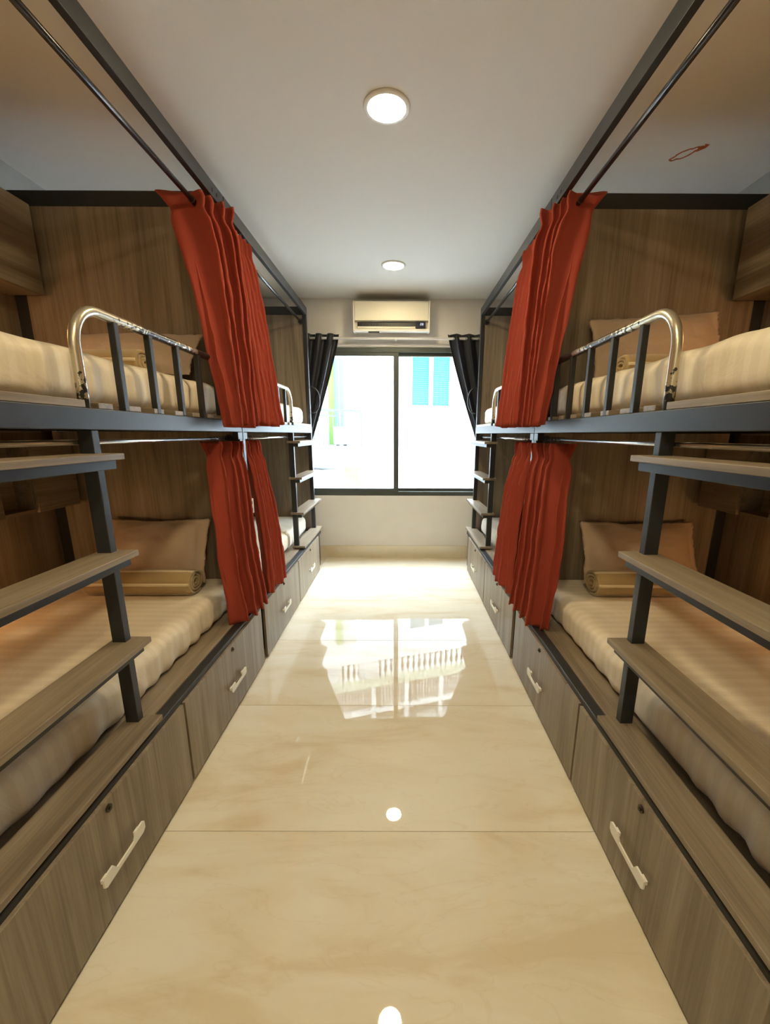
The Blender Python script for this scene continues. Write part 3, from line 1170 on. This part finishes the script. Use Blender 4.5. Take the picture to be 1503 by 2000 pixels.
window_curtain(-.705, -1.36, -1.12, -1.34, 'charcoal eyelet curtain swept aside, on the window side nearer the balcony railing', 2)
window_curtain(.522, 1.24, .955, 1.22, 'charcoal eyelet curtain swept aside, on the window side nearer the blue shutters', 5)

# ------------------------------------------------------------------ air conditioner
def aircon():
    x0, x1, yf, yb, z0, z1 = -.524, .314, 4.990, WY1 - .001, 2.648, 2.962
    A = empty('air_conditioner', ((x0 + x1) / 2, yb, z0), 'white wall-mounted air conditioner above the window', 'air conditioner')
    # body profile in (y, z)
    prof = [(yb, z0 + .03), (yb, z1), (yf + .03, z1), (yf + .004, z1 - .02), (yf, z1 - .05), (yf, z0 + .108), (yf + .045, z0 + .100), (yf + .060, z0 + .045), (yf + .008, z0 + .028), (yf + .012, z0 + .006), (yf + .05, z0)]
    bm = bmesh.new()
    prism(bm, prof, lambda u, v, s: Vector((x0 + .012 + (x1 - x0 - .024) * s, u, v)))
    obj('body', bm, M['plastic_white'], A)
    for s, xx in ((0, x0), (1, x1 - .014)):
        bm = bmesh.new()
        pr = [(yb, z0 + .02), (yb, z1 + .002), (yf + .03, z1 + .002), (yf + .002, z1 - .02), (yf - .003, z1 - .05), (yf - .003, z0 + .02), (yf + .01, z0 + .002), (yf + .05, z0 - .002)]
        prism(bm, pr, lambda u, v, q: Vector((xx + .014 * q, u, v)))
        obj('end_cap', bm, M['plastic_white'], A)
    obj('front_panel', boxbm(x0 + .018, x1 - .018, yf - .010, yf - .0005, z0 + .108, z1 - .018, bev=.004), M['plastic_cream'], A)
    # recessed outlet, fins and louvre
    obj('air_outlet', boxbm(x0 + .045, .160, yf + .030, yf + .052, z0 + .046, z0 + .099), M['dark_slot'], A)
    for k in range(18):
        x = x0 + .06 + (.150 - x0 - .06) * k / 17
        obj('fin', boxbm(x - .0015, x + .0015, yf + .012, yf + .030, z0 + .052, z0 + .094), M['dark_slot'], A)
    bm = bmesh.new()
    prism(bm, [(yf + .002, z0 + .032), (yf + .012, z0 + .052), (yf + .015, z0 + .051), (yf + .006, z0 + .029)], lambda u, v, s: Vector((x0 + .048 + (.158 - x0 - .048) * s, u, v)))
    obj('louvre', bm, M['plastic_cream'], A)
    dp = obj('display', boxbm(.162, .268, yf - .002, yf + .03, z0 + .034, z0 + .096, bev=.002), M['display'], A)
    # seven segment digits 2 8
    segs = {'2': 'abged', '8': 'abcdefg'}
    bm = bmesh.new()
    w, h, t = .012, .010, .003
    for ch, cx in (('2', .216), ('8', .236)):
        cz = z0 + .073
        P = {'a': (0, h, 1), 'g': (0, 0, 1), 'd': (0, -h, 1), 'b': (w / 2, h / 2, 0), 'c': (w / 2, -h / 2, 0), 'f': (-w / 2, h / 2, 0), 'e': (-w / 2, -h / 2, 0)}
        for s_ in segs[ch]:
            dx, dz, hor = P[s_]
            if hor:
                box(bm, cx + dx - w / 2 + .001, cx + dx + w / 2 - .001, yf - .003, yf - .0021, cz + dz - t / 2, cz + dz + t / 2)
            else:
                box(bm, cx + dx - t / 2, cx + dx + t / 2, yf - .003, yf - .0021, cz + dz - h / 2 + .001, cz + dz + h / 2 - .001)
    obj('digits', bm, M['digits'], dp)
    bm = bmesh.new()
    box(bm, -.36, -.24, yf + .02, yf + .05, z0 - .006, z0 + .002)
    obj('drain_slot', bm, M['dark_slot'], A)
aircon()

# ------------------------------------------------------------------ downlights
def downlight(x, y, label):
    D = empty('ceiling_downlight', (x, y, CEIL - .022), label, 'ceiling light', 'round ceiling downlights')
    bm = bmesh.new()
    lathe(bm, [(.0895, .012), (.104, .013), (.110, .0175), (.110, .0215), (.0895, .0215), (.0895, .012)], (x, y, CEIL - .0222 + .0), 48)
    obj('ring', bm, M['plastic_white'], D, smooth=True)
    bm = bmesh.new()
    disc(bm, (x, y, CEIL - .009), (0, 0, 1), .089, .006, 32)
    obj('diffuser', bm, M['lamp_on'], D)
    return D
downlight(-.070, 4.239, 'round ceiling downlight in front of the air conditioner')
downlight(-.070, 2.359, 'round ceiling downlight over the aisle where the beds of each row meet')
downlight(-.070, .480, 'round ceiling downlight over the ladders farthest from the window')
downlight(-.070, -1.00, 'round ceiling downlight by the back wall opposite the window')

# ------------------------------------------------------------------ outside: house across the alley
TH = math.atan(.306)
def outside():
    H = empty('neighbour_house', (0, 9.72, 0), 'white house across the alley with blue shutters and balcony', 'building')
    H.rotation_euler = (0, 0, TH)
    def part(name, bm, mat, parent=H, smooth=False):
        bmesh.ops.recalc_face_normals(bm, faces=bm.faces)
        me = bpy.data.meshes.new(name)
        bm.to_mesh(me)
        bm.free()
        return link(name, me, mat, parent, smooth)
    # main wall (s, t, z): t < 0 is towards our window
    bm = bmesh.new()
    box(bm, -.93, .22, 0, .25, -3.2, 3.88)
    box(bm, 1.20, 6.5, 0, .25, -3.2, 3.88)
    box(bm, .22, 1.20, 0, .25, -3.2, 2.13)
    box(bm, .22, 1.20, 0, .25, 3.30, 3.88)
    part('wall', bm, M['facade'])
    bm = bmesh.new()
    box(bm, .20, .255, -.03, .10, 2.13, 3.30)
    box(bm, 1.165, 1.22, -.03, .10, 2.13, 3.30)
    box(bm, .20, 1.22, -.03, .10, 2.11, 2.18)
    box(bm, .20, 1.22, -.03, .10, 3.26, 3.33)
    box(bm, .665, .745, -.03, .10, 2.18, 3.26)
    wf = part('window_frame', bm, M['trim_white'])
    for (s0, s1) in ((.262, .660), (.750, 1.158)):
        bm = bmesh.new()
        box(bm, s0, s1, .02, .05, 2.185, 3.255)
        k = 0
        z = 2.20
        while z < 3.24:
            prism(bm, [(.0, z), (.018, z + .034), (.022, z + .034), (.004, z)], lambda u, v, q: Vector((s0 + .02 + (s1 - s0 - .04) * q, u, v)))
            z += .045
        part('shutter', bm, M['blue_shutter'], wf)
    bm = bmesh.new()
    for s in (.31, 1.08):
        box(bm, s - .018, s + .018, -.02, 0, 1.86, 2.11)
    part('drip_stains', bm, M['facade_pale'])
    # recessed balcony bay at the side
    bm = bmesh.new()
    box(bm, -6, -.93, .9, 1.1, -3.2, 3.88)
    box(bm, -6, -.93, .15, .9, -3.2, 1.30)
    part('bay_wall', bm, M['facade'])
    part('green_pilaster', boxbm(-1.480, -1.350, .80, .899, 1.30, 3.86), M['green_wall'])
    bm = bmesh.new()
    box(bm, -1.345, -1.13, .83, .898, 1.30, 3.2)
    d = part('balcony_door', bm, M['blue_door'])
    part('door_stile', boxbm(-1.250, -1.225, .815, .829, 1.30, 3.2), M['trim_white'], d)
    part('balcony_slab', boxbm(-2.6, -.935, -.30, .899, 1.20, 1.299), M['facade'])
    bm = bmesh.new()
    box(bm, -2.6, -.94, -.27, -.24, 2.00, 2.05)
    box(bm, -2.6, -1.36, -.27, -.25, 1.90, 1.93)
    for s in [-2.55 + .1 * k for k in range(17)]:
        box(bm, s - .008, s + .008, -.265, -.245, 1.30, 2.0)
    box(bm, -.97, -.94, -.27, -.24, 1.30, 2.0)
    part('railing', bm, M['rail_grey'])
    bm = bmesh.new()
    box(bm, -1.50, -1.22, -.20, .05, 1.33, 1.70, bev=.01)
    oc = part('condenser', bm, M['lattice'])
    bm = bmesh.new()
    for s in (-1.46, -1.30):
        box(bm, s, s + .05, -.15, 0, 1.30, 1.33)
    part('foot', bm, M['rail_grey'], oc)
    # lower painted bay with pointed opening
    bm = bmesh.new()
    poly = [(-1.40, -1.0), (-1.40, .62), (-1.30, .84), (-.99, .84), (-.95, -1.0), (-1.04, .20), (-1.16, .70), (-1.26, .25), (-1.26, -1.0)]
    prism(bm, poly, lambda u, v, q: Vector((u, -.30 + .08 * q, v)))
    part('green_gable', bm, M['green_wall'])
    part('yellow_return', boxbm(-2.3, -1.72, -.20, .149, .86, 1.199), M['yellow_wall'])
    bm = bmesh.new()
    box(bm, -3.0, -1.42, -.9, .14, .74, .80)
    part('lean_to_roof', bm, M['facade_pale'])
    bm = bmesh.new()
    tube(bm, [(-1.95, -.9, .66), (-1.55, -.9, .30)], .008, 6)
    tube(bm, [(-1.95, -.9, .35), (-1.5, -.9, .62)], .008, 6)
    tube(bm, [(-1.98, -.9, .52), (-1.7, -.9, .28)], .008, 6)
    part('roof_braces', bm, M['rail_grey'])
    # upper terrace with balusters, coping and lattice screens
    part('terrace_slab', boxbm(-6, 6.5, -.10, 1.4, 3.86, 3.96), M['facade'])
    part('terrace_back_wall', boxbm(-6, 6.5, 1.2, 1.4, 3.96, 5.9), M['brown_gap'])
    part('coping', boxbm(-6, 6.5, -.14, .16, 4.46, 4.67, bev=.01), M['handrail'])
    part('parapet_pier', boxbm(-1.07, -.56, -.04, .12, 3.96, 4.46), M['facade'])
    part('parapet_pier', boxbm(-6, -1.50, -.04, .12, 3.96, 4.46), M['facade'])
    part('parapet_pier', boxbm(2.6, 6.5, -.04, .12, 3.96, 4.46), M['facade'])
    prof = [(.035, 0), (.06, .01), (.06, .04), (.035, .05), (.052, .12), (.062, .18), (.045, .27), (.028, .34), (.05, .38), (.03, .42), (.062, .44), (.062, .50)]
    bm = bmesh.new()
    rings = lathe(bm, prof, (0, 0, 0), 12)
    bmesh.ops.recalc_face_normals(bm, faces=bm.faces)
    bme = bpy.data.meshes.new('baluster')
    bm.to_mesh(bme)
    bm.free()
    bme.materials.append(M['trim_white'])
    for s in [-1.41, -1.26, -1.12] + [-.46 + .152 * k for k in range(21)]:
        b_ = link('baluster', bme, None, H)
        b_.location = (s, .03, 3.96)
        for p in bme.polygons:
            p.use_smooth = True
    for s in (-2.2, -.71, .18, 1.15, 2.3):
        part('terrace_column', boxbm(s - .055, s + .055, -.03, .10, 4.67, 5.9), M['trim_white'])
    for s in (-.54, .31, .45):
        part('screen_post', boxbm(s - .015, s + .015, -.02, .02, 4.67, 5.9), M['rail_grey'])
    bm = bmesh.new()
    for k in range(56):
        s = -2.2 + k * .082
        box(bm, s - .022, s + .022, .03, .045, 4.68, 5.35)
    for k in range(9):
        z = 4.72 + k * .08
        box(bm, -2.2, 2.35, .046, .056, z - .020, z + .020)
    part('lattice_screen', bm, M['lattice'])
    part('upper_beam', boxbm(-6, 6.5, -.06, .14, 5.36, 5.48), M['trim_white'])
    part('upper_roof', boxbm(-6, 6.5, -.2, 1.4, 5.9, 6.0), M['facade'])
    return H
outside()
g = struct(obj('ground', boxbm(-12, 12, WY1 + .3, 14, -3.4, -3.2), M['asphalt']))
g['label'] = 'concrete ground of the alley outside'
